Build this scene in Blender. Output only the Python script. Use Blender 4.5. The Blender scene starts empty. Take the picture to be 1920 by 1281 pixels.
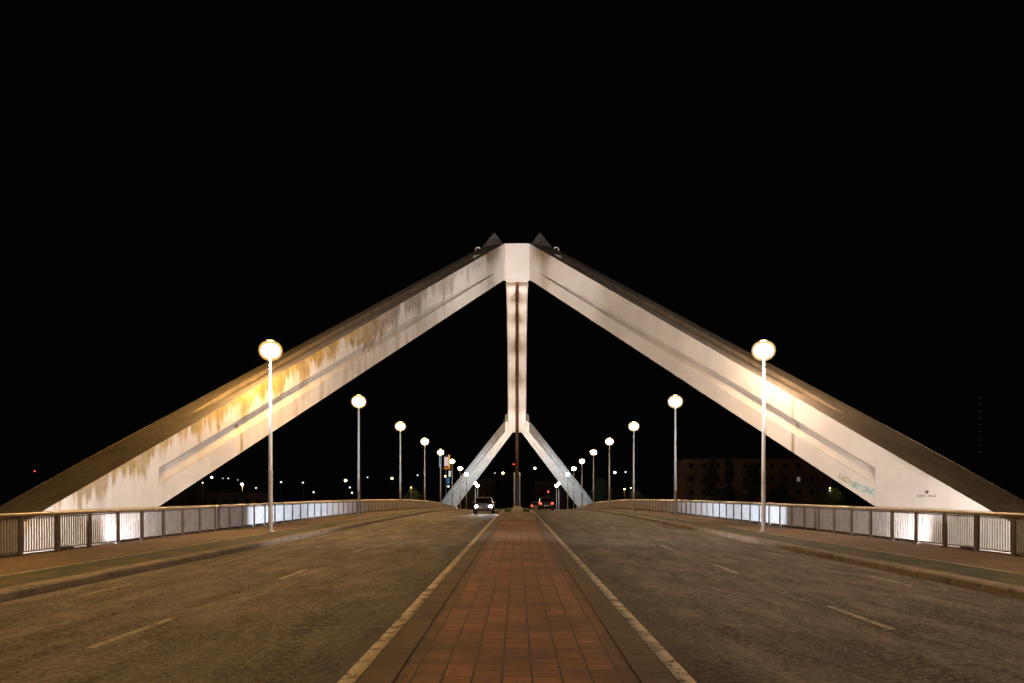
import bpy, bmesh, math, random
from mathutils import Vector, Matrix
random.seed(7)
R = math.radians
sc = bpy.context.scene
COL = sc.collection
CZ = 1.70                      # camera height above the road crown at y = 0
F, VX, HY = 1500.0, 969.5, 940.0

def at(x, y, Y):
    return Vector(((x - VX) / F * Y, Y, (HY - y) / F * Y + CZ))

# ------------------------------------------------------------------ levels
_Z = [(-40, 0), (-15, 0), (0, 0), (20, .18), (40, .39), (60, .58), (80, .70), (100, .72), (120, .60), (140, .30),
      (160, -.2), (180, -.75), (205, -1.6), (230, -2.3), (260, -2.5), (300, -2.55), (460, -2.55), (500, -2.55)]
def zc(y):
    for i in range(1, len(_Z) - 2):
        if _Z[i][0] <= y <= _Z[i + 1][0]:
            (x0, a), (x1, b), (x2, c), (x3, d) = _Z[i - 1:i + 3]
            h = x2 - x1
            m1, m2 = (c - a) / (x2 - x0), (d - b) / (x3 - x1)
            t = (y - x1) / h
            return (2*t**3-3*t**2+1)*b + (t**3-2*t**2+t)*h*m1 + (-2*t**3+3*t**2)*c + (t**3-t**2)*h*m2
    return _Z[0][1] if y < 0 else _Z[-1][1]
KX = 9.0
PAVE = -.01                    # pavement level against the crown
def zroad(x, y): return zc(y) - .02 * abs(x)

# ------------------------------------------------------------------ node helpers
class NT:
    def __init__(s, name):
        s.m = bpy.data.materials.new(name); s.m.use_nodes = True
        s.t = s.m.node_tree; s.t.nodes.clear()
        s.out = s.n('ShaderNodeOutputMaterial')
    def n(s, kind, **kw):
        nd = s.t.nodes.new(kind)
        for k, v in kw.items(): setattr(nd, k, v)
        return nd
    def l(s, a, b): s.t.links.new(a, b)
    def val(s, sock, v):
        if hasattr(v, 'is_output') or isinstance(v, bpy.types.NodeSocket): s.l(v, sock)
        else: sock.default_value = v
    def coord(s, which='Object'): return s.n('ShaderNodeTexCoord').outputs[which]
    def mapping(s, v, scale=(1, 1, 1), rot=(0, 0, 0), loc=(0, 0, 0)):
        m = s.n('ShaderNodeMapping'); s.l(v, m.inputs['Vector'])
        m.inputs['Scale'].default_value = scale; m.inputs['Rotation'].default_value = rot; m.inputs['Location'].default_value = loc
        return m.outputs[0]
    def noise(s, v, scale, detail=4, rough=.55, dist=0):
        t = s.n('ShaderNodeTexNoise'); s.l(v, t.inputs['Vector'])
        t.inputs['Scale'].default_value = scale; t.inputs['Detail'].default_value = detail
        t.inputs['Roughness'].default_value = rough; t.inputs['Distortion'].default_value = dist
        return t.outputs['Fac']
    def ramp(s, f, stops):
        r = s.n('ShaderNodeValToRGB'); s.l(f, r.inputs[0]); e = r.color_ramp.elements
        while len(e) < len(stops): e.new(.5)
        for q, (p, c) in zip(e, stops):
            q.position = p
            q.color = (c, c, c, 1) if not hasattr(c, '__len__') else (*c, 1)
        return r.outputs[0]
    def mix(s, f, a, b, mode='MIX'):
        m = s.n('ShaderNodeMix', data_type='RGBA', blend_type=mode)
        s.val(m.inputs[0], f)
        for k, v in ((6, a), (7, b)):
            if isinstance(v, bpy.types.NodeSocket): s.l(v, m.inputs[k])
            else: m.inputs[k].default_value = (*v, 1)
        return m.outputs[2]
    def math(s, op, a, b=0.0, clamp=False):
        m = s.n('ShaderNodeMath', operation=op, use_clamp=clamp)
        s.val(m.inputs[0], a); s.val(m.inputs[1], b)
        return m.outputs[0]
    def sep(s, v):
        q = s.n('ShaderNodeSeparateXYZ'); s.l(v, q.inputs[0]); return q.outputs
    def smooth(s, v, lo, hi):
        m = s.n('ShaderNodeMapRange', interpolation_type='SMOOTHSTEP')
        s.val(m.inputs[0], v); s.val(m.inputs[1], lo); s.val(m.inputs[2], hi)
        return m.outputs[0]
    def gain(s, c, k): return s.mix(1.0, c, (k, k, k), 'MULTIPLY')
    def done(s, color, rough=.7, metal=0.0, bump=None, bstr=.3, bdist=.02, spec=.5):
        b = s.n('ShaderNodeBsdfPrincipled')
        if isinstance(color, bpy.types.NodeSocket): s.l(color, b.inputs['Base Color'])
        else: b.inputs['Base Color'].default_value = (*color, 1)
        s.val(b.inputs['Roughness'], rough); s.val(b.inputs['Metallic'], metal)
        b.inputs['Specular IOR Level'].default_value = spec
        if bump is not None:
            bn = s.n('ShaderNodeBump'); s.l(bump, bn.inputs['Height'])
            bn.inputs['Strength'].default_value = bstr; bn.inputs['Distance'].default_value = bdist
            s.l(bn.outputs[0], b.inputs['Normal'])
        s.l(b.outputs[0], s.out.inputs[0])
        return s.m

def plain(name, col, rough=.6, metal=0.0, var=.25, scale=3.0, spec=.5):
    t = NT(name); o = t.coord()
    n = t.noise(o, scale, 5)
    c = t.mix(t.ramp(n, [(.3, 0), (.7, 1)]), tuple(v * (1 - var) for v in col), tuple(min(1, v * (1 + var)) for v in col))
    return t.done(c, rough, metal, n, .15, .01, spec)

def glow(name, col, strength):
    t = NT(name); e = t.n('ShaderNodeEmission')
    e.inputs[0].default_value = (*col, 1); e.inputs[1].default_value = strength
    t.l(e.outputs[0], t.out.inputs[0]); return t.m

# ------------------------------------------------------------------ materials
def mat_asphalt():
    t = NT('asphalt'); o = t.coord()
    x, y, z = t.sep(o)
    big = t.noise(o, .30, 6, .62)
    streak = t.noise(t.mapping(o, (1.3, .22, 1)), 1.3, 7, .7, .6)
    patch = t.noise(t.mapping(o, (1, .40, 1)), 1.3, 10, .80, .2)
    scr = t.noise(t.mapping(o, (7, .06, 1)), 1.0, 5, .7, .3)
    grain = t.noise(o, 17, 6, .8); fine = t.noise(o, 70, 4, .7)
    c = t.mix(t.ramp(big, [(.32, 0), (.70, 1)]), (.058, .053, .048), (.118, .107, .096))
    c = t.mix(t.ramp(streak, [(.45, 0), (.57, .9)]), c, (.028, .026, .024))
    c = t.mix(t.ramp(patch, [(.50, 0), (.62, .7)]), c, (.21, .187, .162))
    c = t.mix(t.ramp(scr, [(.60, 0), (.68, .45)]), c, (.21, .185, .16))
    c = t.mix(t.ramp(scr, [(.30, .55), (.38, 0)]), c, (.028, .026, .024))
    c = t.mix(t.ramp(patch, [(.37, .95), (.48, 0)]), c, (.024, .022, .021))
    ax = t.math('ABSOLUTE', x)
    w = t.math('ABSOLUTE', t.math('SUBTRACT', t.math('PINGPONG', t.math('ADD', ax, .3), 1.0), .5))
    c = t.mix(t.math('MULTIPLY', t.ramp(w, [(.05, 1), (.4, 0)]), .25), c, (.025, .024, .022))
    c = t.mix(t.ramp(grain, [(.50, 0), (.62, .8)]), c, (.27, .24, .205))
    c = t.mix(t.ramp(grain, [(.34, .75), (.47, 0)]), c, (.016, .015, .014))
    c = t.mix(t.ramp(fine, [(.52, 0), (.72, .5)]), c, (.29, .26, .225))
    c = t.mix(t.math('MULTIPLY', t.smooth(ax, 2.7, 1.5), .6), c, (.030, .028, .026))  # darker beside the median: lamp falloff put into the colour
    sp = t.n('ShaderNodeTexVoronoi'); t.l(o, sp.inputs['Vector']); sp.inputs['Scale'].default_value = .8
    c = t.mix(t.ramp(sp.outputs['Distance'], [(.02, .8), (.04, 0)]), c, (.34, .30, .24))
    cr = t.n('ShaderNodeTexVoronoi', feature='DISTANCE_TO_EDGE'); t.l(t.mapping(o, (.5, .2, 1)), cr.inputs['Vector']); cr.inputs['Scale'].default_value = .8
    crk = t.math('MULTIPLY', t.ramp(cr.outputs['Distance'], [(.0, 1), (.010, 0)]), t.ramp(big, [(.46, 0), (.56, .9)]))
    h = t.math('ADD', t.math('MULTIPLY', fine, .4), t.math('ADD', grain, t.math('MULTIPLY', patch, .6)))
    c = t.gain(c, 1.36)
    return t.done(c, t.ramp(streak, [(.3, .68), (.7, .9)]), 0, h, .7, .012, .28)

def mat_brick():
    t = NT('median_brick'); o = t.coord()
    b = t.n('ShaderNodeTexBrick', offset=0.0, squash=1.0)
    t.l(t.mapping(o, (1, 1, 1), (0, 0, 0), (.131 * 1, 0, 0)), b.inputs['Vector'])
    b.inputs['Scale'].default_value = 1; b.inputs['Brick Width'].default_value = .262; b.inputs['Row Height'].default_value = .262
    b.inputs['Mortar Size'].default_value = .013; b.inputs['Mortar Smooth'].default_value = .3; b.inputs['Bias'].default_value = 0
    b.inputs['Color1'].default_value = (.36, .155, .075, 1); b.inputs['Color2'].default_value = (.20, .088, .050, 1); b.inputs['Mortar'].default_value = (.028, .018, .014, 1)
    b2 = t.n('ShaderNodeTexBrick', offset=0.0); t.l(o, b2.inputs['Vector'])
    b2.inputs['Scale'].default_value = 1; b2.inputs['Brick Width'].default_value = 50; b2.inputs['Row Height'].default_value = .131
    b2.inputs['Mortar Size'].default_value = .004; b2.inputs['Mortar Smooth'].default_value = .5
    n = t.noise(o, .8, 5, .6); f = t.noise(o, 40, 3); st = t.noise(t.mapping(o, (.25, 2.2, 1)), 1.2, 4)
    c = t.mix(t.math('MULTIPLY', b2.outputs['Fac'], .35), b.outputs['Color'], (.05, .03, .022))
    c = t.mix(t.ramp(n, [(.42, 0), (.62, .75)]), c, (.07, .043, .03))
    c = t.mix(t.ramp(t.noise(o, 6, 6, .75), [(.52, 0), (.66, .6)]), c, (.05, .032, .024))
    bx = t.math('ABSOLUTE', t.sep(o)[0]); c = t.mix(t.math('MULTIPLY', t.smooth(bx, .80, 1.05), t.ramp(t.noise(o, 2.2, 6, .7), [(.35, .2), (.6, 1)])), c, (.04, .036, .022))
    c = t.mix(t.ramp(st, [(.5, 0), (.7, .4)]), c, (.26, .12, .06))
    c = t.mix(t.ramp(f, [(.5, 0), (.75, .3)]), c, (.3, .17, .1))
    h = t.math('ADD', t.math('MULTIPLY', b.outputs['Fac'], -1), t.math('MULTIPLY', f, .3))
    c = t.gain(c, 1.22)
    return t.done(c, .75, 0, h, .6, .008)

def mat_pave():
    t = NT('pavement_slab'); o = t.coord()
    b = t.n('ShaderNodeTexBrick', offset=.5); t.l(o, b.inputs['Vector'])
    b.inputs['Scale'].default_value = 1; b.inputs['Brick Width'].default_value = .4; b.inputs['Row Height'].default_value = .4
    b.inputs['Mortar Size'].default_value = .006
    b.inputs['Color1'].default_value = (.20, .142, .09, 1); b.inputs['Color2'].default_value = (.155, .108, .072, 1); b.inputs['Mortar'].default_value = (.05, .04, .03, 1)
    n = t.noise(o, .6, 5, .6); f = t.noise(o, 30, 3)
    c = t.mix(t.ramp(n, [(.42, 0), (.7, .6)]), b.outputs['Color'], (.085, .064, .046))
    c = t.mix(t.ramp(f, [(.5, 0), (.8, .35)]), c, (.19, .15, .11))
    c = t.gain(c, 1.3)
    return t.done(c, .78, 0, f, .3, .006)

def mat_green():
    t = NT('green_cycle_paint'); o = t.coord()
    n = t.noise(o, 1.1, 6, .65); f = t.noise(o, 30, 3)
    c = t.mix(t.ramp(n, [(.35, 0), (.7, 1)]), (.03, .052, .034), (.062, .07, .045))
    c = t.mix(t.ramp(n, [(.48, 0), (.62, .9)]), c, (.12, .088, .058))
    c = t.mix(t.ramp(f, [(.5, 0), (.75, .3)]), c, (.14, .12, .09))
    c = t.gain(c, 1.25)
    return t.done(c, .8, 0, f, .3, .006)

def mat_kerb(name='kerb_stone', a=(.16, .14, .115), b_=(.27, .235, .19)):
    t = NT(name); o = t.coord()
    n = t.noise(o, 1.4, 6, .65); f = t.noise(o, 26, 3)
    c = t.mix(t.ramp(n, [(.3, 0), (.7, 1)]), a, b_)
    c = t.mix(t.ramp(t.noise(o, 3.7, 5), [(.56, 0), (.7, .75)]), c, (.05, .045, .035))
    c = t.gain(c, 1.25)
    return t.done(c, .85, 0, f, .4, .01)

def mat_paint(name='worn_road_paint', k=1.0):
    t = NT(name); o = t.coord()
    n = t.noise(o, 3.2, 8, .75); f = t.noise(o, 24, 4, .7)
    m = t.math('ADD', t.math('MULTIPLY', n, .7), t.math('MULTIPLY', f, .3))
    c = t.mix(t.ramp(t.noise(o, .7, 3), [(.3, 0), (.7, 1)]), tuple(q * k for q in (.44, .38, .29)), tuple(q * k for q in (.60, .53, .42)))
    c = t.mix(t.ramp(m, [(.50, 0), (.56, 1)]), c, (.085, .076, .064))
    c = t.gain(c, 1.2)
    return t.done(c, .65, 0, f, .2, .004)

def mat_concrete(name, rust):
    """Painted concrete of the arch. UV: u = along the leg, v = height on the face."""
    t = NT(name); o = t.coord(); uv = t.coord('UV')
    u, v, _ = t.sep(uv); x, y, z = t.sep(o)
    run = t.math('ADD', t.math('MULTIPLY', x, .87), t.math('MULTIPLY', y, .5))
    cv = t.n('ShaderNodeCombineXYZ'); t.l(run, cv.inputs[0]); t.l(t.math('MULTIPLY', z, .10), cv.inputs[2]); 
    sv = cv.outputs[0]
    vs = t.noise(sv, 2.2, 6, .62); vs2 = t.noise(sv, 6.5, 5, .65)
    big = t.noise(o, .35, 5, .6); f = t.noise(o, 22, 4)
    c = t.mix(t.ramp(big, [(.3, 0), (.7, 1)]), (.43, .40, .365), (.58, .545, .505))
    c = t.mix(t.ramp(vs, [(.5, 0), (.72, .45)]), c, (.36, .32, .265))
    c = t.mix(t.ramp(t.noise(o, 1.2, 6, .7), [(.55, 0), (.75, .35)]), c, (.40, .35, .28))
    # faint casting joints
    jt = t.math('PINGPONG', t.math('MULTIPLY', u, 9.0), .5)
    c = t.mix(t.ramp(jt, [(.0, .35), (.006, 0)]), c, (.25, .22, .18))
    if rust:
        lowf = t.noise(sv, .55, 4, .6); cl = t.noise(o, .8, 7, .72, .6)
        ln = t.math('ADD', t.math('MULTIPLY', t.math('SUBTRACT', lowf, .5), 1.5), t.math('MULTIPLY', t.math('SUBTRACT', vs, .5), .9))
        ln = t.math('ADD', ln, t.math('MULTIPLY', t.math('SUBTRACT', vs2, .5), .8))
        ln = t.math('ADD', ln, t.ramp(u, [(0, .17), (.10, .20), (.20, .40), (.46, .46), (.6, .34), (.9, .24), (1, .05)]))
        reach = t.math('SUBTRACT', v, t.math('SUBTRACT', 1.0, ln))
        body = t.smooth(reach, -.06, .16)
        m = t.math('MULTIPLY', body, t.ramp(cl, [(.32, .4), (.52, 1)]), True)
        m = t.math('MULTIPLY', m, t.ramp(u, [(0, .8), (.2, .95), (.5, .9), (.65, .6), (.97, .35), (1, 0)]))
        rc = t.mix(t.ramp(vs2, [(.42, 0), (.62, 1)]), (.42, .265, .03), (.24, .145, .03))
        rc = t.mix(t.ramp(cl, [(.5, 0), (.7, .8)]), rc, (.13, .085, .035))
        dk = t.mix(t.ramp(vs, [(.4, 0), (.6, 1)]), (.20, .155, .115), (.13, .10, .08))
        rc = t.mix(t.smooth(u, .40, .58), rc, dk)
        c = t.mix(m, c, rc)
        gp = t.math('MULTIPLY', t.ramp(t.noise(sv, 1.1, 6, .7), [(.5, 0), (.66, .55)]), t.smooth(v, .1, .7))
        c = t.mix(gp, c, (.27, .22, .17))
        lo = t.math('MULTIPLY', t.smooth(v, .40, .30), t.ramp(vs, [(.45, 0), (.62, .55)]))
        c = t.mix(t.math('MULTIPLY', lo, t.ramp(u, [(.2, 0), (.3, 1), (.6, 1), (.8, 0)])), c, (.30, .20, .08))
    else:
        m = t.math('MULTIPLY', t.smooth(v, .86, 1.02), t.ramp(vs2, [(.52, 0), (.66, .6)]))
        c = t.mix(m, c, (.27, .22, .13))
    return t.done(c, .8, 0, t.math('ADD', f, t.math('MULTIPLY', vs2, .6)), .22, .012, .3)

def mat_conc2(name, lo, hi, stretch=(2.5, 2.5, .3), streak=.5):
    t = NT(name); o = t.coord()
    x, y, z = t.sep(o)
    n = t.noise(o, .5, 6, .62); f = t.noise(o, 18, 4)
    st = t.noise(t.mapping(o, stretch), 1.5, 5)
    c = t.mix(t.ramp(n, [(.3, 0), (.7, 1)]), lo, hi)
    c = t.mix(t.ramp(st, [(.5, 0), (.7, streak)]), c, tuple(q * .5 for q in lo))
    return t.done(c, .82, 0, f, .25, .012, .3)

M = dict(
    asphalt=mat_asphalt(), brick=mat_brick(), pave=mat_pave(), green=mat_green(),
    kerb=mat_kerb(), mkerb=mat_kerb('median_kerb', (.07, .05, .038), (.15, .108, .078)), paint=mat_paint(), fade=mat_paint('faded_road_paint', .62),
    rusty=mat_concrete('stained_arch_paint', True), clean=mat_concrete('pale_arch_paint', False),
    arch=mat_conc2('arch_soffit_paint', (.58, .54, .49), (.66, .62, .57), (.2, .2, .2), .12),
    top=mat_conc2('shaded_top_paint', (.20, .17, .13), (.33, .28, .22)),  # leg tops: their unlit look is put into a darker tone
    groove=plain('rust_red_steel', (.42, .14, .05), .6, 0, .4, 2.0),
    cable=plain('hanger_cable_steel', (.11, .042, .025), .6, .1, .3, 3.0),
    sleeve=plain('sleeve_metal', (.72, .69, .58), .4, .2, .1, 4.0),
    cap=plain('ridge_cap_paint', (.10, .088, .082), .7, 0, .3, 2.0),
    dark=plain('dark_cap_metal', (.055, .05, .045), .6, .2),
    rail=plain('handrail_metal', (.42, .36, .27), .34, .75, .2, 5.0),
    post=plain('post_paint', (.085, .062, .05), .55, .1, .25, 4.0),
    bar=plain('bar_paint', (.38, .355, .36), .5, .1, .2, 4.0),
    pole=plain('white_pole_paint', (.82, .80, .77), .4, 0, .05, 4.0),
    polebase=plain('shaded_pole_paint', (.40, .36, .32), .5, 0, .2, 6.0),  # lower pole: the beam cut-off is put into a darker tone
    black=plain('black_rubber', (.02, .02, .02), .8),
    steel=plain('grey_steel', (.25, .25, .26), .4, .7),
    grass=plain('planter_grass', (.05, .085, .02), .9, 0, .4, 12),
    stone=plain('island_stone', (.33, .29, .235), .8, 0, .2, 3.0),
    lampY=glow('lamp_glass_amber', (1, .57, .20), 310), lampW=glow('lamp_glass_warm', (1, .67, .41), 215),
    flood=glow('flood_glass_white', (1, .92, .86), 30), floodB=glow('flood_glass_cool', (.82, .92, 1), 30),
    head=glow('headlight_glow', (.95, .97, 1), 60), tail=glow('tail_glow', (1, .03, .015), 9), 
    far_white=glow('distant_white_glass', (1, .95, .88), 8), far_cool=glow('distant_cool_glass', (.8, .9, 1), 1.3),
    far_orange=glow('distant_orange_glass', (1, .55, .18), 12), far_yellow=glow('distant_yellow_glass', (1, .78, .35), 8),
    far_red=glow('distant_red_glass', (1, .06, .03), 5), far_dim=glow('distant_dim_glass', (.75, .8, .85), .8), winlit=glow('dim_window_light', (1, .9, .75), .10), red=glow('signal_red_glass', (1, .045, .02), 10),
    faint=glow('faint_marker_glass', (.5, .5, .8), .022),
)

# ------------------------------------------------------------------ mesh helpers
def finish(name, bm, mat, parent=None, smooth=False, recalc=True):
    if recalc: bmesh.ops.recalc_face_normals(bm, faces=bm.faces)
    me = bpy.data.meshes.new(name); bm.to_mesh(me); bm.free()
    for m in (mat if isinstance(mat, (list, tuple)) else [mat]): me.materials.append(m)
    if smooth:
        for p in me.polygons: p.use_smooth = True
    o = bpy.data.objects.new(name, me); COL.objects.link(o)
    if parent is not None: o.parent = parent
    return o
def tag(o, label, cat, group=None):
    o['label'] = label; o['category'] = cat
    if group: o['group'] = group
    return o
def struct(name, bm, mat, label=None, **kw):
    o = finish(name, bm, mat, **kw); o['kind'] = 'structure'
    if label: o['label'] = label
    return o
def thing(name, label, cat, loc=(0, 0, 0), group=None, rz=0):
    o = bpy.data.objects.new(name, None); COL.objects.link(o); o.location = loc; o.rotation_euler = (0, 0, rz)
    o.empty_display_size = .3
    return tag(o, label, cat, group)
def dup(root, loc, label, group=None, rz=None):
    def cp(o, par):
        c = o.copy(); COL.objects.link(c)
        if par is not None: c.parent = par
        for ch in list(o.children): cp(ch, c)
        return c
    c = cp(root, None); c.location = loc; c['label'] = label
    if group: c['group'] = group
    if rz is not None: c.rotation_euler = (0, 0, rz)
    return c
def box(bm, x0, x1, y0, y1, z0, z1, bev=0, mi=0):
    vs = [bm.verts.new((x, y, z)) for z in (z0, z1) for x, y in ((x0, y0), (x1, y0), (x1, y1), (x0, y1))]
    fs = [bm.faces.new([vs[i] for i in q]) for q in ((3, 2, 1, 0), (4, 5, 6, 7), (0, 1, 5, 4), (1, 2, 6, 5), (2, 3, 7, 6), (3, 0, 4, 7))]
    for f in fs: f.material_index = mi
    if bev:
        bmesh.ops.bevel(bm, geom=list({e for f in fs for e in f.edges}), offset=bev, segments=2, affect='EDGES', profile=.5)
def lathe(bm, prof, n=20, c=(0, 0, 0), mi=0):
    rings = []
    for r, z in prof:
        if r < 1e-5: rings.append([bm.verts.new((c[0], c[1], c[2] + z))])
        else: rings.append([bm.verts.new((c[0] + r*math.cos(2*math.pi*k/n), c[1] + r*math.sin(2*math.pi*k/n), c[2] + z)) for k in range(n)])
    for a, b in zip(rings, rings[1:]):
        for k in range(n):
            q = [a[k % len(a)], a[(k+1) % len(a)], b[(k+1) % len(b)], b[k % len(b)]]
            q = [v for i, v in enumerate(q) if v not in q[:i]]
            if len(q) > 2: bm.faces.new(q).material_index = mi
def tube(bm, pts, r, n=8, cap=True):
    pts = [Vector(p) for p in pts]; rings = []
    for i, p in enumerate(pts):
        d = (pts[min(i+1, len(pts)-1)] - pts[max(i-1, 0)]).normalized()
        a = d.cross(Vector((0, 0, 1)) if abs(d.z) < .9 else Vector((1, 0, 0))).normalized(); b = d.cross(a)
        rr = r[i] if hasattr(r, '__len__') else r
        rings.append([bm.verts.new(p + a*rr*math.cos(2*math.pi*k/n) + b*rr*math.sin(2*math.pi*k/n)) for k in range(n)])
    for a, b in zip(rings, rings[1:]):
        for k in range(n): bm.faces.new([a[k], a[(k+1) % n], b[(k+1) % n], b[k]])
    if cap: bm.faces.new(rings[0][::-1]); bm.faces.new(rings[-1])
def hexa(bm, p, mi=0):        # eight points: bottom loop, top loop
    vs = [bm.verts.new(q) for q in p]
    for q in ((3, 2, 1, 0), (4, 5, 6, 7), (0, 1, 5, 4), (1, 2, 6, 5), (2, 3, 7, 6), (3, 0, 4, 7)):
        bm.faces.new([vs[i] for i in q]).material_index = mi
def strip(bm, prof, ys, zf=zc):
    """sweep a cross-section [(x, dz)] along y following the deck level"""
    prev = None
    for y in ys:
        row = [bm.verts.new((x, y, zf(y) + dz)) for x, dz in prof]
        if prev:
            for i in range(len(row) - 1): bm.faces.new([prev[i], prev[i+1], row[i+1], row[i]])
        prev = row
def frange(a, b, s):
    n = max(1, int(round((b - a) / s))); return [a + (b - a) * i / n for i in range(n + 1)]

# ------------------------------------------------------------------ camera, world
cam = bpy.data.cameras.new('camera'); co = bpy.data.objects.new('camera', cam); COL.objects.link(co)
co.location = (0, 0, CZ); co.rotation_euler = (R(90), 0, 0)
cam.sensor_width = 36; cam.lens = F / 1920 * 36
cam.shift_y = (HY - 640.5) / 1920; cam.shift_x = -(VX - 960) / 1920
cam.clip_start = .1; cam.clip_end = 6000
sc.camera = co
w = bpy.data.worlds.new('World'); sc.world = w; w.use_nodes = True
wt = w.node_tree; sky = wt.nodes.new('ShaderNodeTexSky'); sky.sky_type = 'NISHITA'; sky.sun_disc = False
sky.sun_elevation = R(-9); sky.sun_rotation = R(200); sky.air_density = 1.0; sky.dust_density = 1.0
bg = wt.nodes['Background']
ad = wt.nodes.new('ShaderNodeMix'); ad.data_type = 'RGBA'; ad.blend_type = 'ADD'; ad.inputs[0].default_value = 1
wt.links.new(sky.outputs[0], ad.inputs[6]); ad.inputs[7].default_value = (.014, .013, .016, 1); wt.links.new(ad.outputs[2], bg.inputs[0]); bg.inputs[1].default_value = .05

# ------------------------------------------------------------------ ground and water
bm = bmesh.new()
prof = [(-200, -.6), (26, -.6), (44, -8.5), (194, -8.5), (216, -3.0), (300, -2.95), (3500, -2.9)]
xs = [-2500, -400, -120, -40, -16, 0, 16, 40, 120, 400, 2500]
g = [[bm.verts.new((x, y, z)) for x in xs] for y, z in prof]
for a, b in zip(g, g[1:]):
    for i in range(len(xs) - 1): bm.faces.new([a[i], a[i+1], b[i+1], b[i]])
struct('ground', bm, plain('ground_earth', (.055, .042, .03), .9, 0, .4, .2), 'dark river banks and land')
tw = NT('river_water'); wn = tw.noise(tw.mapping(tw.coord(), (1, 2.2, 1)), .9, 4)
bm = bmesh.new(); bm.faces.new([bm.verts.new(p) for p in ((-2500, 30, -6.6), (2500, 30, -6.6), (2500, 208, -6.6), (-2500, 208, -6.6))])
struct('river', bm, tw.done((.01, .013, .014), .08, 0, wn, .25, .1), 'dark river under the bridge')

# ------------------------------------------------------------------ deck, road, pavements
Y0, Y1, YE = -28, 232, 440
ysd = frange(Y0, YE, 2.6)
bm = bmesh.new()
for y0, y1 in zip(frange(Y0, 216, 4), frange(Y0, 216, 4)[1:]):
    pass
yd = frange(Y0, 216, 4)
strip(bm, [(-14.1, -.02), (-14.1, -.36), (-14.85, -.38), (-14.85, -.8), (-9.5, -1.9), (9.5, -1.9), (14.85, -.8), (14.85, -.38), (14.1, -.36), (14.1, -.02)], yd)
struct('bridge_deck', bm, mat_conc2('deck_concrete', (.2, .18, .155), (.3, .27, .235)), 'concrete deck of the bridge')
bm = bmesh.new()
strip(bm, [(-9.05, -.181), (-6, -.12), (-3, -.06), (-1.30, -.026), (1.30, -.026), (3, -.06), (6, -.12), (9.05, -.181)], ysd)
struct('road', bm, M['asphalt'], 'worn asphalt carriageways either side of the median')
for s in (-1, 1):
    bm = bmesh.new()
    strip(bm, [(s * 9.34, -.05), (s * 9.34, PAVE - .004), (s * 14.1, PAVE), (s * 14.1, -.3)], frange(Y0, YE, 2.6))
    struct('pavement', bm, M['pave'], 'brown slab pavement along the %s railing' % ('left' if s < 0 else 'right'))
    bm = bmesh.new(); strip(bm, [(s * 9.42, PAVE + .004), (s * 10.72, PAVE + .005)], frange(Y0, 230, 2.6))
    struct('cycle_lane', bm, M['green'], 'faded green cycle lane on the %s pavement' % ('left' if s < 0 else 'right'))
    bm = bmesh.new(); strip(bm, [(s * 10.74, PAVE + .005), (s * 10.82, PAVE + .005)], frange(Y0, 230, 2.6))
    struct('cycle_lane_line', bm, M['paint'], 'thin cream line beside the %s cycle lane' % ('left' if s < 0 else 'right'))
    bm = bmesh.new()
    y = Y0
    while y < 235:                                   # kerb stones, worn and slightly uneven
        L = 1.0 if y < 90 else 2.0
        j = random.uniform(-.012, .012); a, b = y + .008, y + L - .008; k = random.uniform(-.008, .006)
        xi, xo = s * (9.0 + j), s * 9.335
        p = []
        for (xx, dz, inset) in ((xi, -.32, 0), (xo, -.32, 0)):
            pass
        z0, z1 = zc(a), zc(b)
        c = .035
        prof_ = [(xi, -.32), (xi, PAVE - c + k), (s * (9.0 + j + c), PAVE + .006 + k), (xo, PAVE + .004 + k), (xo, -.32)]
        ra = [bm.verts.new((q, a, z0 + d)) for q, d in prof_]; rb = [bm.verts.new((q, b, z1 + d)) for q, d in prof_]
        for i in range(4): bm.faces.new([ra[i], ra[i+1], rb[i+1], rb[i]])
        bm.faces.new(ra); bm.faces.new(rb[::-1])
        y += L
    struct('kerb', bm, M['kerb'], 'stone kerb of the %s pavement' % ('left' if s < 0 else 'right'))
# median
bm = bmesh.new(); strip(bm, [(-1.06, .098), (1.06, .098)], frange(Y0, 236, 2.0))
struct('median', bm, M['brick'], 'red brick median strip')
for s in (-1, 1):
    bm = bmesh.new(); y = Y0
    while y < 236:
        L = .8 if y < 60 else 2.0
        a, b = y + .006, y + L - .006; j = random.uniform(-.008, .008)
        prof_ = [(s * (1.40 + j), -.1), (s * (1.40 + j), .07), (s * 1.37, .108), (s * 1.065, .112), (s * 1.065, -.1)]
        ra = [bm.verts.new((q, a, zc(a) + d)) for q, d in prof_]; rb = [bm.verts.new((q, b, zc(b) + d)) for q, d in prof_]
        for i in range(4): bm.faces.new([ra[i], ra[i+1], rb[i+1], rb[i]])
        bm.faces.new(ra); bm.faces.new(rb[::-1]); y += L
    struct('median_kerb', bm, M['mkerb'], 'dark kerb on the %s of the median' % ('left' if s < 0 else 'right'))
    rp = lambda x: (x, -.02 * abs(x) + .004)
    bm = bmesh.new(); strip(bm, [rp(s * 1.50), rp(s * 1.66)], frange(Y0, 330, 2.6))
    struct('edge_line', bm, M['paint'], 'worn solid edge line %s of the median' % ('left' if s < 0 else 'right'))
    bm = bmesh.new(); y = 9.4 - 15.0 if s < 0 else 9.4 - 15.0 + 1.3
    while y < 220: strip(bm, [rp(s * 4.96), rp(s * 5.08)], [y, y + 1.1, y + 2.2]); y += 7.5
    struct('lane_marking', bm, M['fade'], 'dashed lane line of the %s carriageway' % ('left' if s < 0 else 'right'))
    bm = bmesh.new(); y = 14.6 - 15.0 + (1.6 if s > 0 else 0)
    while y < 200: strip(bm, [rp(s * 7.95), rp(s * 8.05)], [y, y + 1.0, y + 2.0]); y += 7.5
    struct('edge_marking', bm, M['fade'], 'short dashes beside the %s kerb' % ('left' if s < 0 else 'right'))
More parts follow.
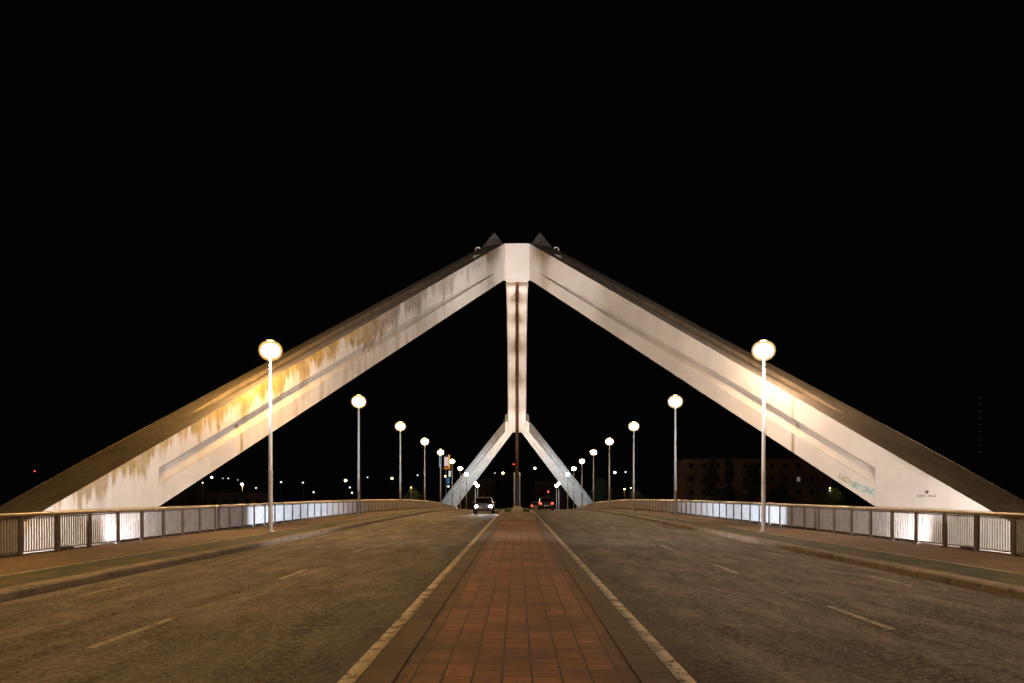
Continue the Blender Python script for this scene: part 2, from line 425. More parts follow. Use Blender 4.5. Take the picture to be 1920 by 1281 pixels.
tar = plain('joint_filler', (.17, .15, .12), .7, 0, .4, 8)
bm = bmesh.new()
for y, s, x0, x1 in ((10.5, -1, 1.75, 4.6), (15.7, -1, 1.75, 4.8), (26.6, -1, 1.75, 8.9), (26.6, 1, 1.75, 8.9), (20.4, -1, 1.75, 4.9), (44, -1, 1.75, 8.9), (44, 1, 1.75, 8.9)):
    q = [(s * x0, y), (s * x1, y + .0), (s * x1, y + .07), (s * x0, y + .07)]
    bm.faces.new([bm.verts.new((x, yy, zroad(x, yy) + .0045)) for x, yy in q])
struct('road_joint', bm, tar, 'thin pale joints across the asphalt')

# ------------------------------------------------------------------ arch bridge superstructure
H = 2.56; TB = -.20
def legpt(s, f, t, h, w):
    """s side, f near(0)/far(1), t along, h height 0..1, w across 0 (inner web) .. 1 (outer)"""
    W = 3.3 - 1.3 * max(0, min(1, t))
    x = 14.6 - 13.6 * t + .869 * W * w; y = 32.6 + 23.9 * t + .494 * W * w
    z = -.22 + 15.8 * t + H * h + CZ
    if f: y = 237.6 - y
    return Vector((s * x, y, z))
def web(bm, P, rec, hole, depth, uvl, ch=lambda t: 0.0, lip=1.0):
    """face with a sunk panel. P(t, h, d) gives a point; rec = t breakpoints; hole = {t: (h_lo, h_hi)}"""
    def quad(pts):
        vs = [bm.verts.new(P(*p)) for p in pts]
        f = bm.faces.new(vs)
        for lp, p in zip(f.loops, pts): lp[uvl].uv = (p[0], p[1])
        return f
    ts = rec
    for a, b in zip(ts, ts[1:]):
        if a in hole and b in hole:
            (l0, h0), (l1, h1) = hole[a], hole[b]
            quad([(a, 0, 0), (b, 0, 0), (b, l1, 0), (a, l0, 0)])
            quad([(a, h0, 0), (b, h1, 0), (b, 1, 0), (a, 1, 0)])
            g0, g1 = h0 - (h0 - l0) * ch(a), h1 - (h1 - l1) * ch(b); sd = depth * lip
            quad([(a, l0, sd), (b, l1, sd), (b, g1, depth), (a, g0, depth)])
            quad([(a, l0, 0), (b, l1, 0), (b, l1, sd), (a, l0, sd)])
            quad([(a, h0, 0), (b, h1, 0), (b, g1, depth), (a, g0, depth)])
        else:
            hs = [0] + ([*hole[a]] if a in hole else []) + [1]; he = [0] + ([*hole[b]] if b in hole else []) + [1]
            if len(hs) == len(he): quad([(a, 0, 0), (b, 0, 0), (b, 1, 0), (a, 1, 0)])
            else:
                pts = [(a, h, 0) for h in reversed(hs)] + [(b, h, 0) for h in he]
                quad(pts)
    ks = sorted(hole)
    for k in (ks[0], ks[-1]):
        l, h = hole[k]
        if h - l > 1e-3: quad([(k, l, 0), (k, h, 0), (k, h - (h - l) * ch(k), depth), (k, l, depth * lip)])

bridge = thing('arch_bridge', 'pale floodlit arch bridge with two forked leg portals above the road', 'bridge', (0, 118.8, 0))
def sub(o, par):
    o.parent = par; o.matrix_parent_inverse = Matrix.Translation(-Vector(par.location)); return o
HOLE = {0.0: (.344, .617), .26: (.34, .60), .55: (.34, .545), .75: (.34, .485), .955: (.335, .350)}
THOLE = {.10: (.46, .50), .2: (.28, .62), .5: (.26, .66), .93: (.30, .60)}
legs = {}
def vsub(ts, n):
    return ts
for f in (0, 1):
    for s in (-1, 1):
        bm = bmesh.new(); uvl = bm.loops.layers.uv.new('UVMap')
        dsc = .30
        # inner web with the long tapering panel
        Pw = lambda t, h, d: legpt(s, f, t, h, d / 3.3)
        web(bm, Pw, [TB, 0.0, .26, .55, .75, .955, 1.0], HOLE, .36, uvl, lambda t: .30 + .5 * max(0, t), .12)
        n_in = len(bm.faces)
        # outer web
        Po = lambda t, h, d: legpt(s, f, t, h, 1 - d / 3.3)
        web(bm, Po, [TB, 0.0, .26, .55, .75, .955, 1.0], HOLE, .36, uvl, lambda t: .30 + .5 * max(0, t), .12)
        n_out = len(bm.faces)
        # top, sunk along its middle
        Pt = lambda t, w_, d: legpt(s, f, t, 1 - d / H, w_)
        web(bm, Pt, [TB, .10, .2, .5, .93, 1.0], THOLE, .22, uvl)
        for q in list(bm.faces)[n_out:]: q.material_index = 1
        n_top = len(bm.faces)
        Ps = lambda t, w_, d: legpt(s, f, t, d / H, w_)
        web(bm, Ps, [TB, .08, .9, 1.0], {.08: (.42, .58), .9: (.40, .60)}, .18, uvl)
        for q in list(bm.faces)[n_top:]: q.material_index = 2
        # end faces
        bmesh.ops.remove_doubles(bm, verts=bm.verts, dist=.0005)
        # foot: the leg runs on down into its footing
        def fc(pts, mi):
            fq = bm.faces.new([bm.verts.new(p) for p in pts]); fq.material_index = mi
        e = [legpt(s, f, TB, 0, 0), legpt(s, f, TB, 1, 0), legpt(s, f, TB, 1, 1), legpt(s, f, TB, 0, 1)]
        dn = Vector((0, 0, -7)); 
        lo = [q.copy() for q in e]
        fc([e[0], e[1], e[2], e[3]], 1)
        mats = [M['rusty'] if (s < 0 and f == 0) else M['clean'], M['top'], M['arch']]
        o = sub(finish('portal_leg', bm, mats), bridge)
        if f == 0:
            o['label'] = 'near left leg stained with amber rust streaks' if s < 0 else 'near right leg, cleaner, with faint teal graffiti'
        else:
            o['label'] = 'far left leg, slender in the distance' if s < 0 else 'far right leg, slender in the distance'
        legs[(f, s)] = o
        # footing under the leg end
        bm = bmesh.new()
        a0, a1 = legpt(s, f, TB - .004, .98, .03), legpt(s, f, TB - .004, .98, .97)
        b0, b1 = legpt(s, f, -.06, .02, .03), legpt(s, f, -.06, .02, .97)
        lowz = -7.5
        pts = []
        for z in (None,):
            bot = [Vector((q.x, q.y, lowz)) for q in (a0, a1, b1, b0)]
            topq = [Vector((q.x, q.y, legpt(s, f, TB, 0.5, 0).z)) for q in (a0, a1)] + [Vector((q.x, q.y, q.z)) for q in (b1, b0)]
            hexa(bm, bot + topq)
        sub(finish('footing', bm, mat_conc2('footing_concrete', (.34, .31, .27), (.46, .42, .37)) if f == 0 and s < 0 else bpy.data.materials['footing_concrete']), bridge)

# portal heads: the block where two legs meet, with the arch behind
for f in (0, 1):
    bm = bmesh.new()
    yy = lambda y: 237.6 - y if f else y
    zb, zt = 15.8 - .22 + CZ, 15.8 - .22 + H + CZ
    xi = 1.0; xo = 1.0 + .869 * 2.0
    # plan outline from the front centre round to the outer rear
    fr = [(-xi, 56.5), (-xi * .86, 56.28), (xi * .86, 56.28), (xi, 56.5), (xo, 57.49), (xo - .1, 61.5), (1.05, 64.0), (-1.05, 64.0), (-xo + .1, 61.5), (-xo, 57.49)]
    def rise(y): return max(0, (y - 57.6)) * .42
    bv = [bm.verts.new((x, yy(y), zb + (rise(y) if f == 0 else rise(y)))) for x, y in fr]
    tv = [bm.verts.new((x, yy(y), zt + rise(y) * .55)) for x, y in fr]
    n = len(fr)
    for i in range(n): bm.faces.new([bv[i], bv[(i+1) % n], tv[(i+1) % n], tv[i]])
    bm.faces.new(bv[::-1]); bm.faces.new(tv)
    h = sub(finish('portal_head', bm, M['arch']), bridge)
    for s in (-1, 1):
        bm = bmesh.new()
        c = Vector((s * 1.72, yy(58.2), zt))
        A = [Vector((s * .85, yy(57.0), zt + .02)), Vector((s * 2.85, yy(57.6), zt - .25)), Vector((s * 2.75, yy(59.8), zt - .1)), Vector((s * .85, yy(59.8), zt + .3))]
        apex = bm.verts.new((s * 1.66, yy(58.2), zt + 1.42)); b4 = [bm.verts.new(q) for q in A]
        for i in range(4): bm.faces.new([b4[i], b4[(i+1) % 4], apex])
        bm.faces.new(b4[::-1])
        sub(finish('ridge_cap', bm, M['cap']), bridge)
        bm = bmesh.new()
        cc = Vector((s * 2.83, yy(58.0), zt + .08))
        tube(bm, [cc + Vector((.19*math.cos(a), 0, .19*math.sin(a))) for a in [R(k*20 - 20) for k in range(12)]], .045, 6)
        sub(finish('lifting_eye', bm, M['sleeve']), bridge)

# arch rib between the heads
def rib(y):
    t = (y - 57.0) / (180.6 - 57.0)
    zs = 15.62 + CZ + 4 * 7.0 * t * (1 - t)
    return zs, (1.62 + (4.0 - 1.62) * t) / 2, t
bm = bmesh.new(); bg_ = bmesh.new(); prev = pg = None
for i in range(41):
    y = 57.0 + 123.6 * i / 40; z, hw, t = rib(y); gw = .11 + .17 * t; Ht = 2.5
    pts = [(-hw, z + .12), (-hw * .9, z), (-gw, z), (-gw, z + .03), (gw, z + .03), (gw, z), (hw * .9, z), (hw, z + .12), (hw * 1.04, z + 1.5), (hw * .8, z + Ht), (-hw * .8, z + Ht), (-hw * 1.04, z + 1.5)]
    row = [bm.verts.new((x, y, q)) for x, q in pts]
    if prev:
        for k in range(len(row)):
            bm.faces.new([prev[k], prev[(k+1) % len(row)], row[(k+1) % len(row)], row[k]]).material_index = 1 if k == 3 else 0
    else: bm.faces.new(row)
    prev = row
bm.faces.new(prev[::-1])
sub(finish('arch_rib', bm, [M['arch'], M['groove']]), bridge)

# hangers: one vertical pair of cables each, all on the centre line
def hanger(y, first):
    e = bpy.data.objects.new('hanger', None); COL.objects.link(e); e.parent = bridge
    e.location = Vector((0, y, zc(y) + .1)) - bridge.location; e.empty_display_size = .3
    z, hw, t = rib(y); top = z - (zc(y) + .1) + .15; gw = .09 + .14 * t
    bm = bmesh.new()
    for s in (-1, 1): tube(bm, [(s * .07, 0, 3.0), (s * .07, 0, top)], .055, 8)
    finish('cable', bm, M['cable'], e, True)
    bm = bmesh.new()
    for s in (-1, 1):
        lathe(bm, [(0, .55), (.042, .55), (.042, 2.9), (.06, 2.95), (.06, 3.1), (.04, 3.25), (0, 3.25)], 12, (s * .20, 0, 0))
    finish('anchor_sleeve', bm, M['sleeve'], e, True)
    bm = bmesh.new(); box(bm, -.16, .16, -.1, .1, .5, 3.05)
    finish('anchor_plate', bm, M['black'], e)
HY_ = [62.0 + 6.1 * i for i in range(20)]
for i, y in enumerate(HY_): hanger(y, i == 0)

# lettering, emblem and graffiti painted on the near right leg
def onweb(px, py, lift=.006):
    r = (px - VX) / F; t = (14.6 - 32.6 * r) / (13.6 + 23.9 * r); y = 32.6 + 23.9 * t
    p = Vector((14.6 - 13.6 * t, y, (HY - py) / F * y + CZ))
    return p + Vector((-.869, -.494, 0)) * lift
def ribbon(bm, pts, wd):
    P = [onweb(*p) for p in pts]
    for a, b in zip(P, P[1:]):
        d = (b - a).normalized(); n = d.cross(Vector((-.869, -.494, 0))).normalized() * wd / 2
        a2, b2 = a - d * wd * .3, b + d * wd * .3
        lift = Vector((-.869, -.494, 0)) * random.uniform(.001, .004)
        lo = [a2 - n, a2 + n, b2 + n, b2 - n]
        hexa(bm, lo + [q + lift for q in lo])
ink = plain('brown_stencil_paint', (.10, .055, .045), .7); teal = plain('teal_spray_paint', (.26, .42, .42), .7, 0, .3, 6); olive = plain('olive_spray_paint', (.26, .25, .15), .7, 0, .3, 6)
RL = legs[(0, 1)]
def onleg(o): o.parent = RL; o.matrix_parent_inverse = (Matrix.Translation(-Vector(bridge.location))).inverted() @ Matrix.Translation(-Vector(bridge.location)) ; return o
bm = bmesh.new()
for x0, y0, x1, y1 in ((1735.4, 918.8, 1741.0, 919.4), (1735.0, 920.2, 1741.4, 923.6), (1736.0, 923.4, 1740.4, 925.4), (1737.2, 925.2, 1739.2, 926.2)):
    q = [onweb(x0, y1), onweb(x1, y1), onweb(x1, y0), onweb(x0, y0)]
    hexa(bm, q + [p + Vector((-.869, -.494, 0)) * .003 for p in q])
em = finish('emblem', bm, ink)
rr = random.Random(3); words_ = []
for xa, xb in ((1720.6, 1735.4), (1740.0, 1755.8)):
    bm = bmesh.new(); x = xa
    while x < xb:
        wv = rr.uniform(.9, 1.5)
        for seg in range(rr.choice((2, 3, 3))):
            k = rr.choice(('v', 'v2', 't', 'm', 'b'))
            if k == 'v': ribbon(bm, [(x, 931.3), (x, 928.4)], .016)
            elif k == 'v2': ribbon(bm, [(x + wv, 931.3), (x + wv, 928.4)], .016)
            else:
                yy_ = {'t': 928.5, 'm': 929.9, 'b': 931.2}[k]; ribbon(bm, [(x, yy_), (x + wv, yy_)], .016)
        x += wv + .75
    words_.append(finish('lettering', bm, ink))
bm = bmesh.new(); bm2 = bmesh.new()
for k in range(5):
    cx, cy = 1577 + 6.2 * k, 895 + 3.2 * k + rr.uniform(-2, 2)
    ribbon(bm2, [(cx + 4.2 * math.cos(a) * rr.uniform(.6, 1.1), cy + 4.8 * math.sin(a) * rr.uniform(.6, 1.2)) for a in [R(q * 45 + 40 * k) for q in range(7)]], .045)
for k in range(8):
    cx, cy = 1600 + 5.2 * k, 907 + 2.3 * k + rr.uniform(-1.5, 1.5)
    ribbon(bm, [(cx + 4.2 * math.cos(a) * rr.uniform(.5, 1.1), cy + 6.4 * math.sin(a) * rr.uniform(.6, 1.1)) for a in [R(q * 50 + 65 * k) for q in range(6)]], .065)
g1 = finish('graffiti', bm, teal); g2 = finish('graffiti', bm2, olive)
for o in (em, g1, g2, *words_):
    o.parent = RL                       # RL sits with an identity world matrix

# ------------------------------------------------------------------ island and planter at the foot of the hangers
isl = thing('median_island', 'stepped stone island with grass beds on the median under the arch', 'planter', (0, 48, zc(48) + .1))
bm = bmesh.new()
def lz(y): return zc(y) - zc(48)
box(bm, -1.13, 1.13, 0, 10.5, -.05, .17, .02); finish('base_step', bm, M['stone'], isl)
bm = bmesh.new(); 
for x0, x1, y0, y1 in ((-1.0, 1.0, .5, .95), (-1.0, -.8, .95, 10.2), (.8, 1.0, .95, 10.2), (-.8, .8, 9.9, 10.2)): box(bm, x0, x1, y0, y1, .172, .48)
finish('planter_wall', bm, M['stone'], isl)
bm = bmesh.new(); box(bm, -.8, .8, .95, 9.9, .172, .36)
finish('soil_bed', bm, plain('bed_soil', (.05, .038, .025), .95), isl)
bm = bmesh.new(); rg = random.Random(5)
for k in range(2600):
    s = rg.choice((-1, 1)); x = s * rg.uniform(.36, .78); y = rg.uniform(1.0, 9.8); h = rg.uniform(.10, .28); a = rg.uniform(0, 6.28); l = rg.uniform(-.08, .08)
    d = Vector((math.cos(a), math.sin(a), 0)) * .018; b = Vector((x, y, .355))
    bm.faces.new([bm.verts.new(b - d), bm.verts.new(b + d), bm.verts.new(b + Vector((l, rg.uniform(-.06, .06), h)))])
gr = finish('grass_tufts', bm, M['grass'], isl, recalc=False); gr['kind'] = 'stuff'
bm = bmesh.new()
hexa(bm, [(-.46, .96, .36), (.46, .96, .36), (.46, 12.5, .3), (-.46, 12.5, .3), (-.40, .96, .52), (.40, .96, .52), (.26, 12.5, .78), (-.26, 12.5, .78)])
finish('sloped_plinth', bm, M['stone'], isl)

# ------------------------------------------------------------------ railings
BAY, RX, RH, RY0, NB = 1.78, 13.7, 1.19, 18.5 - 1.78 * 6, 99
def rotx(y): return math.atan2(zc(y + BAY) - zc(y), BAY)
bm = bmesh.new()
box(bm, -.035, .035, -.085, .085, 0, RH - .10, .008); box(bm, -.09, .09, -.13, .13, 0, .025)
post_me = finish('post', bm, M['post']); post_mesh = post_me.data; bpy.data.objects.remove(post_me)
bm = bmesh.new()
for k in range(13):
    y = .09 + (BAY - .18) * (k + .5) / 13
    box(bm, -.015, .015, y - .014, y + .014, .115, RH - .12)
bp = finish('bar_panel', bm, M['bar']); bar_mesh = bp.data; bpy.data.objects.remove(bp)
for s in (-1, 1):
    rl = thing('railing', 'brown metal railing of close bars along the %s side of the bridge' % ('left' if s < 0 else 'right'), 'railing', (s * RX, RY0, zc(RY0) + PAVE))
    z0 = zc(RY0)
    bm = bmesh.new(); ys = [RY0 + BAY * i for i in range(NB + 1)]; n = 10; prev = None
    for y in ys:
        row = [bm.verts.new((.062 * math.cos(2*math.pi*k/n), y - RY0, zc(y) - z0 + RH - .055 + .07 * math.sin(2*math.pi*k/n))) for k in range(n)]
        if prev:
            for k in range(n): bm.faces.new([prev[k], prev[(k+1) % n], row[(k+1) % n], row[k]])
        else: bm.faces.new(row)
        prev = row
    bm.faces.new(prev[::-1]); finish('handrail', bm, M['rail'], rl, True)
    for nm, za, zb in (('bottom_rail', .085, .115), ('top_rail', RH - .17, RH - .14)):
        bm = bmesh.new(); prev = None
        for y in ys:
            row = [bm.verts.new((x, y - RY0, zc(y) - z0 + z)) for x, z in ((-.018, za), (.018, za), (.018, zb), (-.018, zb))]
            if prev:
                for k in range(4): bm.faces.new([prev[k], prev[(k+1) % 4], row[(k+1) % 4], row[k]])
            else: bm.faces.new(row)
            prev = row
        bm.faces.new(prev[::-1]); finish(nm, bm, M['post'], rl)
    for i, y in enumerate(ys):
        o = bpy.data.objects.new('post', post_mesh); COL.objects.link(o); o.parent = rl; o.location = (0, y - RY0, zc(y) - z0)
        if i < NB:
            o = bpy.data.objects.new('bar_panel', bar_mesh); COL.objects.link(o); o.parent = rl
            o.location = (0, y - RY0, zc(y) - z0); o.rotation_euler = (rotx(y), 0, 0)

# ------------------------------------------------------------------ street lamps
def halo_volume(name, col, st):  # glowing volume that imitates the glare round a lamp
    t = NT(name); e = t.n('ShaderNodeEmission'); e.inputs[0].default_value = (*col, 1); e.inputs[1].default_value = st
    t.l(e.outputs[0], t.out.inputs['Volume']); return t.m
HALO = {'lamp_glass_amber': halo_volume('halo_amber', (1, .58, .16), 1.5), 'lamp_glass_warm': halo_volume('halo_warm', (1, .66, .27), 1.5)}
def make_lamp(glass, name, label, loc, group):
    t = thing(name, label, 'street lamp', loc, group)
    bm = bmesh.new(); lathe(bm, [(0, 2.72), (.088, 2.72), (.075, 5), (.062, 7.78), (.11, 7.80), (.11, 7.86), (0, 7.86)], 16); finish('pole', bm, M['pole'], t, True)
    bm = bmesh.new(); box(bm, -.19, .19, -.19, .19, 0, .03, .006)
    lathe(bm, [(.15, .03), (.12, .10), (.098, .16), (.095, 2.62), (.112, 2.63), (.112, 2.71), (0, 2.71)], 16)
    lathe(bm, [(.102, 2.30), (.102, 2.36)], 16)
    finish('pole_base', bm, M['polebase'], t)
    bm = bmesh.new(); box(bm, -.05, .05, -.108, -.09, .55, .95, .004); finish('access_door', bm, M['polebase'], t)
    bm = bmesh.new(); lathe(bm, [(0, 7.80), (.20, 7.82), (.34, 7.91), (.40, 8.06), (.37, 8.21), (.24, 8.33), (0, 8.37)], 18); finish('lamp_core', bm, glass, t, True)
    bm = bmesh.new(); lathe(bm, [(0, 7.62), (.17, 7.64), (.35, 7.73), (.48, 7.88), (.53, 8.07), (.50, 8.25), (.40, 8.40), (.25, 8.49), (0, 8.525)], 24); finish('lamp_halo', bm, HALO[glass.name], t, True)  # last body: soft lamp halo added as a glowing volume
    bm = bmesh.new(); lathe(bm, [(0, 8.53), (.16, 8.53), (.15, 8.55), (.07, 8.58), (0, 8.59)], 14); finish('lamp_cap', bm, M['black'], t, True)
    return t
LY = [-4.0, 15.9, 35.7, 55.6, 75.4, 95.3, 115.1, 135.6, 155.0, 173.6, 209, 221]
ORD = ['standing behind the viewpoint', 'just outside the frame beside the viewpoint', 'nearest in view, in front of the leg', 'second nearest in view', 'third nearest in view', 'fourth nearest in view', 'fifth nearest in view',
       'sixth nearest in view', 'seventh nearest in view', 'eighth nearest in view', 'first beyond the far leg', 'farthest, beyond the far leg']
for s in (-1, 1):
    nm = 'left' if s < 0 else 'right'; glass = M['lampY'] if s < 0 else M['lampW']; first = None
    for y, od in zip(LY, ORD):
        lx = s * 11.0 if y < 200 else s * 10.9
        loc = (lx, y, zc(y) + PAVE + .002); lab = 'white pole street lamp of the %s row, %s' % (nm, od)
        if first is None: first = make_lamp(glass, 'street_lamp', lab, loc, 'street lamps along the pavements')
        else: dup(first, loc, lab)

# ------------------------------------------------------------------ floodlights
def spot(par, power, col, size, blend, target, rad=.12, off=(0, 0, 0)):
    l = bpy.data.lights.new('flood_beam', 'SPOT'); l.energy = power; l.color = col; l.spot_size = R(size); l.spot_blend = blend; l.shadow_soft_size = .3 if 'plinth' in par['label'] else rad
    o = bpy.data.objects.new('flood_beam', l); COL.objects.link(o); o.parent = par
    base = par.matrix_world.translation if False else Vector(par.location) + Vector(off)
    d = (Vector(target) - base).normalized()
    o.location = Matrix.Rotation(-par.rotation_euler.z, 4, 'Z') @ Vector(off)
    o.rotation_euler = (Matrix.Rotation(-par.rotation_euler.z, 4, 'Z') @ d).to_track_quat('-Z', 'Y').to_euler()
    return o
def floodlight(loc, target, label, beams, cool=False, group='floodlights of the bridge'):
    t = thing('floodlight', label, 'floodlight', loc, group)
    d = (Vector(target) - Vector(loc)).normalized(); q = d.to_track_quat('Y', 'Z').to_matrix().to_4x4()
    c = Matrix.Translation((0, 0, .26)) @ q
    def tr(o): o.data.transform(c); return o
    bm = bmesh.new(); hexa(bm, [(-.17, -.12, -.1), (.17, -.12, -.1), (.2, .05, -.14), (-.2, .05, -.14), (-.17, -.12, .1), (.17, -.12, .1), (.2, .05, .14), (-.2, .05, .14)]); tr(finish('housing', bm, M['dark'], t))
    bm = bmesh.new(); box(bm, -.18, .18, .052, .06, -.12, .12); tr(finish('lens', bm, M['floodB'] if cool else M['flood'], t))
    bm = bmesh.new(); box(bm, -.23, -.21, -.03, .03, 0, .28); box(bm, .21, .23, -.03, .03, 0, .28); box(bm, -.23, .23, -.04, .04, 0, .02); finish('bracket', bm, M['dark'], t)
    off = Vector((0, 0, .26)) + d * .10
    for (p, col, size, blend, tg) in beams: spot(t, p, col, size, blend, tg, .12, off)
    return t
WHT = (1, .90, .86); CL = (.74, .87, 1.0)
def rel(x, y, z): return Vector((x, y, z + CZ))
for s in (-1, 1):
    nm = 'left' if s < 0 else 'right'; ot = 'right' if s < 0 else 'left'
    bm = bmesh.new(); box(bm, min(s * 14.9, s * 19.6), max(s * 14.9, s * 19.6), 19, 26.2, -7, zc(22) - .40, .03)
    tag(finish('flood_plinth', bm, bpy.data.materials['footing_concrete']), 'concrete plinth outside the %s railing before the near leg' % nm, 'plinth', 'plinths that carry floodlights')
    floodlight((s * 18.8, 24.0, zc(22) - .395 + 1.95), rel(-s * 8, 44, 9), 'floodlight on the plinth behind the %s railing aimed at the %s leg' % (nm, ot),
               [(36000, WHT, 26, 1.0, rel(-s * 1.5, 54.5, 16.6)), (27000, WHT, 36, 1.0, rel(-s * 14.0, 35.0, 4.4)), (17000, WHT, 36, 1.0, rel(-s * 6.5, 46, 11))])
    floodlight((s * 14.5, 25.8, zc(25.8) - .375), rel(s * 15.6, 29.5, .6), 'small floodlight on the ledge behind the %s railing at the foot of the near leg' % nm,
               [(800, WHT, 150, .6, rel(s * 15.9, 30, .9))])
    st_ = [o for o in COL.objects if 'plinth' in o.get('label', '') and o.get('category') == 'floodlight'][-1]
    bm = bmesh.new(); lathe(bm, [(0, -1.95), (.14, -1.95), (.14, -1.9), (.05, -1.9), (.05, 0), (0, 0)], 12); finish('stand', bm, M['dark'], st_)
    fl = floodlight((s * 19.0, 37.0, zc(37) - .40), rel(s * 13.6, 58, .6), 'cool floodlight on an arm outside the %s railing shining on its bars' % nm,
               [(7600, CL, 86, .25, rel(s * 13.7, 57, .4)), (16000, CL, 26, .9, rel(s * 13.7, 74, .9))], True)
    bm = bmesh.new(); box(bm, min(-s * 4.2, s * .3), max(-s * 4.2, s * .3), -.09, .09, -.18, -.004, .01); finish('outrigger_arm', bm, M['steel'], fl)
    floodlight((s * 20.6, 176, zc(176) - .4), rel(s * 15, 198, 2), 'cool floodlight at the foot of the far %s leg' % nm,
               [(17000, CL, 100, .8, rel(s * 13, 196, 4))], True)
    floodlight((s * 12.9, 181.5, zc(181.5) + PAVE), rel(s * 6, 188, 9), 'floodlight on the far %s pavement aimed at the leg soffit' % nm,
               [(1900, WHT, 110, .8, rel(s * 7, 190, 9))])
for y, od in ((62.15, 'nearest'), (80.45, 'second'), (98.75, 'third'), (123.15, 'fourth'), (147.55, 'fifth'), (165.85, 'farthest')):
    floodlight((0, y + 2.9, zc(y + 2.9) + .1), (0, y + 12, 22), 'low floodlight on the median under the arch, %s of six' % od,
               [(14500, WHT, 95, .8, (0, y + 14, 22))])

# ------------------------------------------------------------------ cars
def make_car(label, loc, rz, paint, lights, group='cars on the bridge'):
    t = thing('car', label, 'car', loc, group, rz)         # front towards +y
    st = [(-2.05, .42, .62, .72), (-2.0, .30, .92, .82), (-1.7, .22, 1.0, .86), (-.9, .20, .96, .88), (.5, .20, .95, .88), (1.1, .20, .92, .87), (1.75, .22, .82, .84), (2.0, .28, .70, .78), (2.08, .38, .58, .68)]
    bm = bmesh.new(); prev = None
    for y, zb, zt, hw in st:
        pts = [(-hw * .92, zb), (-hw, zb + (zt - zb) * .35), (-hw * .98, zb + (zt - zb) * .75), (-hw * .86, zt), (hw * .86, zt), (hw * .98, zb + (zt - zb) * .75), (hw, zb + (zt - zb) * .35), (hw * .92, zb)]
        row = [bm.verts.new((x, y, z)) for x, z in pts]
        if prev:
            for k in range(8): bm.faces.new([prev[k], prev[(k+1) % 8], row[(k+1) % 8], row[k]])
        else: bm.faces.new(row)
        prev = row
    bm.faces.new(prev[::-1]); finish('body', bm, paint, t, True)
    bm = bmesh.new(); prev = None
    for y, hw, z0, z1, ht in ((-1.85, .76, .95, .98, .74), (-1.45, .80, .95, 1.36, .64), (-.9, .81, .94, 1.43, .66), (.1, .81, .93, 1.42, .66), (.45, .80, .92, 1.34, .64), (1.2, .78, .90, .93, .74)):
        row = [bm.verts.new(p) for p in ((-hw, y, z0), (-ht, y, z1), (ht, y, z1), (hw, y, z0))]
        if prev:
            for k in range(3): bm.faces.new([prev[k], prev[k+1], row[k+1], row[k]])
        prev = row
    finish('windows', bm, plain('dark_glass', (.01, .011, .012), .08) if 'dark_glass' not in bpy.data.materials else bpy.data.materials['dark_glass'], t)
    bm = bmesh.new(); prev = None
    for y, ht, z in ((-1.5, .63, 1.365), (-.9, .65, 1.445), (.1, .65, 1.435), (.42, .63, 1.36)):
        row = [bm.verts.new(p) for p in ((-ht, y, z), (-ht * .8, y, z + .03), (ht * .8, y, z + .03), (ht, y, z))]
        if prev:
            for k in range(3): bm.faces.new([prev[k], prev[k+1], row[k+1], row[k]])
        prev = row
    finish('roof', bm, paint, t, True)
    for sx in (-1, 1):
        for y in (-1.3, 1.32):
            bm = bmesh.new(); lathe(bm, [(0, -.1), (.20, -.1), (.31, -.09), (.31, .09), (.20, .1), (0, .1)], 18)
            bmesh.ops.rotate(bm, verts=bm.verts, cent=(0, 0, 0), matrix=Matrix.Rotation(R(90), 3, 'Y')); bmesh.ops.translate(bm, verts=bm.verts, vec=(sx * .80, y, .31))
            wh = finish('wheel', bm, M['black'], t, True)
            bm = bmesh.new(); lathe(bm, [(0, -.112), (.19, -.112), (.19, .112), (0, .112)], 14)
            bmesh.ops.rotate(bm, verts=bm.verts, cent=(0, 0, 0), matrix=Matrix.Rotation(R(90), 3, 'Y')); bmesh.ops.translate(bm, verts=bm.verts, vec=(sx * .80, y, .31))
            finish('rim', bm, M['steel'], wh)
        bm = bmesh.new(); lathe(bm, [(0, -.03), (.13, -.03), (.12, .03), (0, .05)], 14)
        bmesh.ops.rotate(bm, verts=bm.verts, cent=(0, 0, 0), matrix=Matrix.Rotation(R(-90), 3, 'X')); bmesh.ops.translate(bm, verts=bm.verts, vec=(sx * .62, 2.04, .62))
        finish('headlight', bm, M['head'] if lights else M['steel'], t)
        bm = bmesh.new(); box(bm, sx * .66 - .11, sx * .66 + .11, -2.07, -1.98, .70, .90, .01); finish('tail_light', bm, M['tail'], t)
        bm = bmesh.new(); box(bm, sx * .95 - .09, sx * .95 + .09, .75, .87, .92, 1.04, .02); finish('mirror', bm, paint, t)
    bm = bmesh.new(); box(bm, -.26, .26, -2.09, -2.03, .50, .61); finish('number_plate', bm, plain('plate_white', (.6, .6, .58), .5), t)
    bm = bmesh.new(); box(bm, -.5, .5, 2.04, 2.12, .34, .46); finish('grille', bm, M['black'], t)
    return t
pd = plain('dark_car_paint', (.025, .026, .03), .3, .3); pg_ = plain('grey_car_paint', (.2, .2, .21), .3, .4); pw = plain('silver_car_paint', (.45, .45, .46), .3, .5)
def road_at(x, y): return (x, y, zroad(x, y))
car = make_car('grey car facing the viewer with both headlights lit in the left lane', road_at(-2.95, 72), R(180), pg_, True)
for sx in (-1, 1):
    l = bpy.data.lights.new('headlight_beam', 'SPOT'); l.energy = 260; l.color = (.95, .97, 1); l.spot_size = R(50); l.spot_blend = .8; l.shadow_soft_size = .06
    o = bpy.data.objects.new('headlight_beam', l); COL.objects.link(o); o.parent = car; o.location = (sx * .62, 2.14, .62)
    o.rotation_euler = Vector((0, 1, -.035)).to_track_quat('-Z', 'Y').to_euler()
make_car('dark car driving away in the right lane beyond the island', road_at(3.3, 92), 0, pd, False)
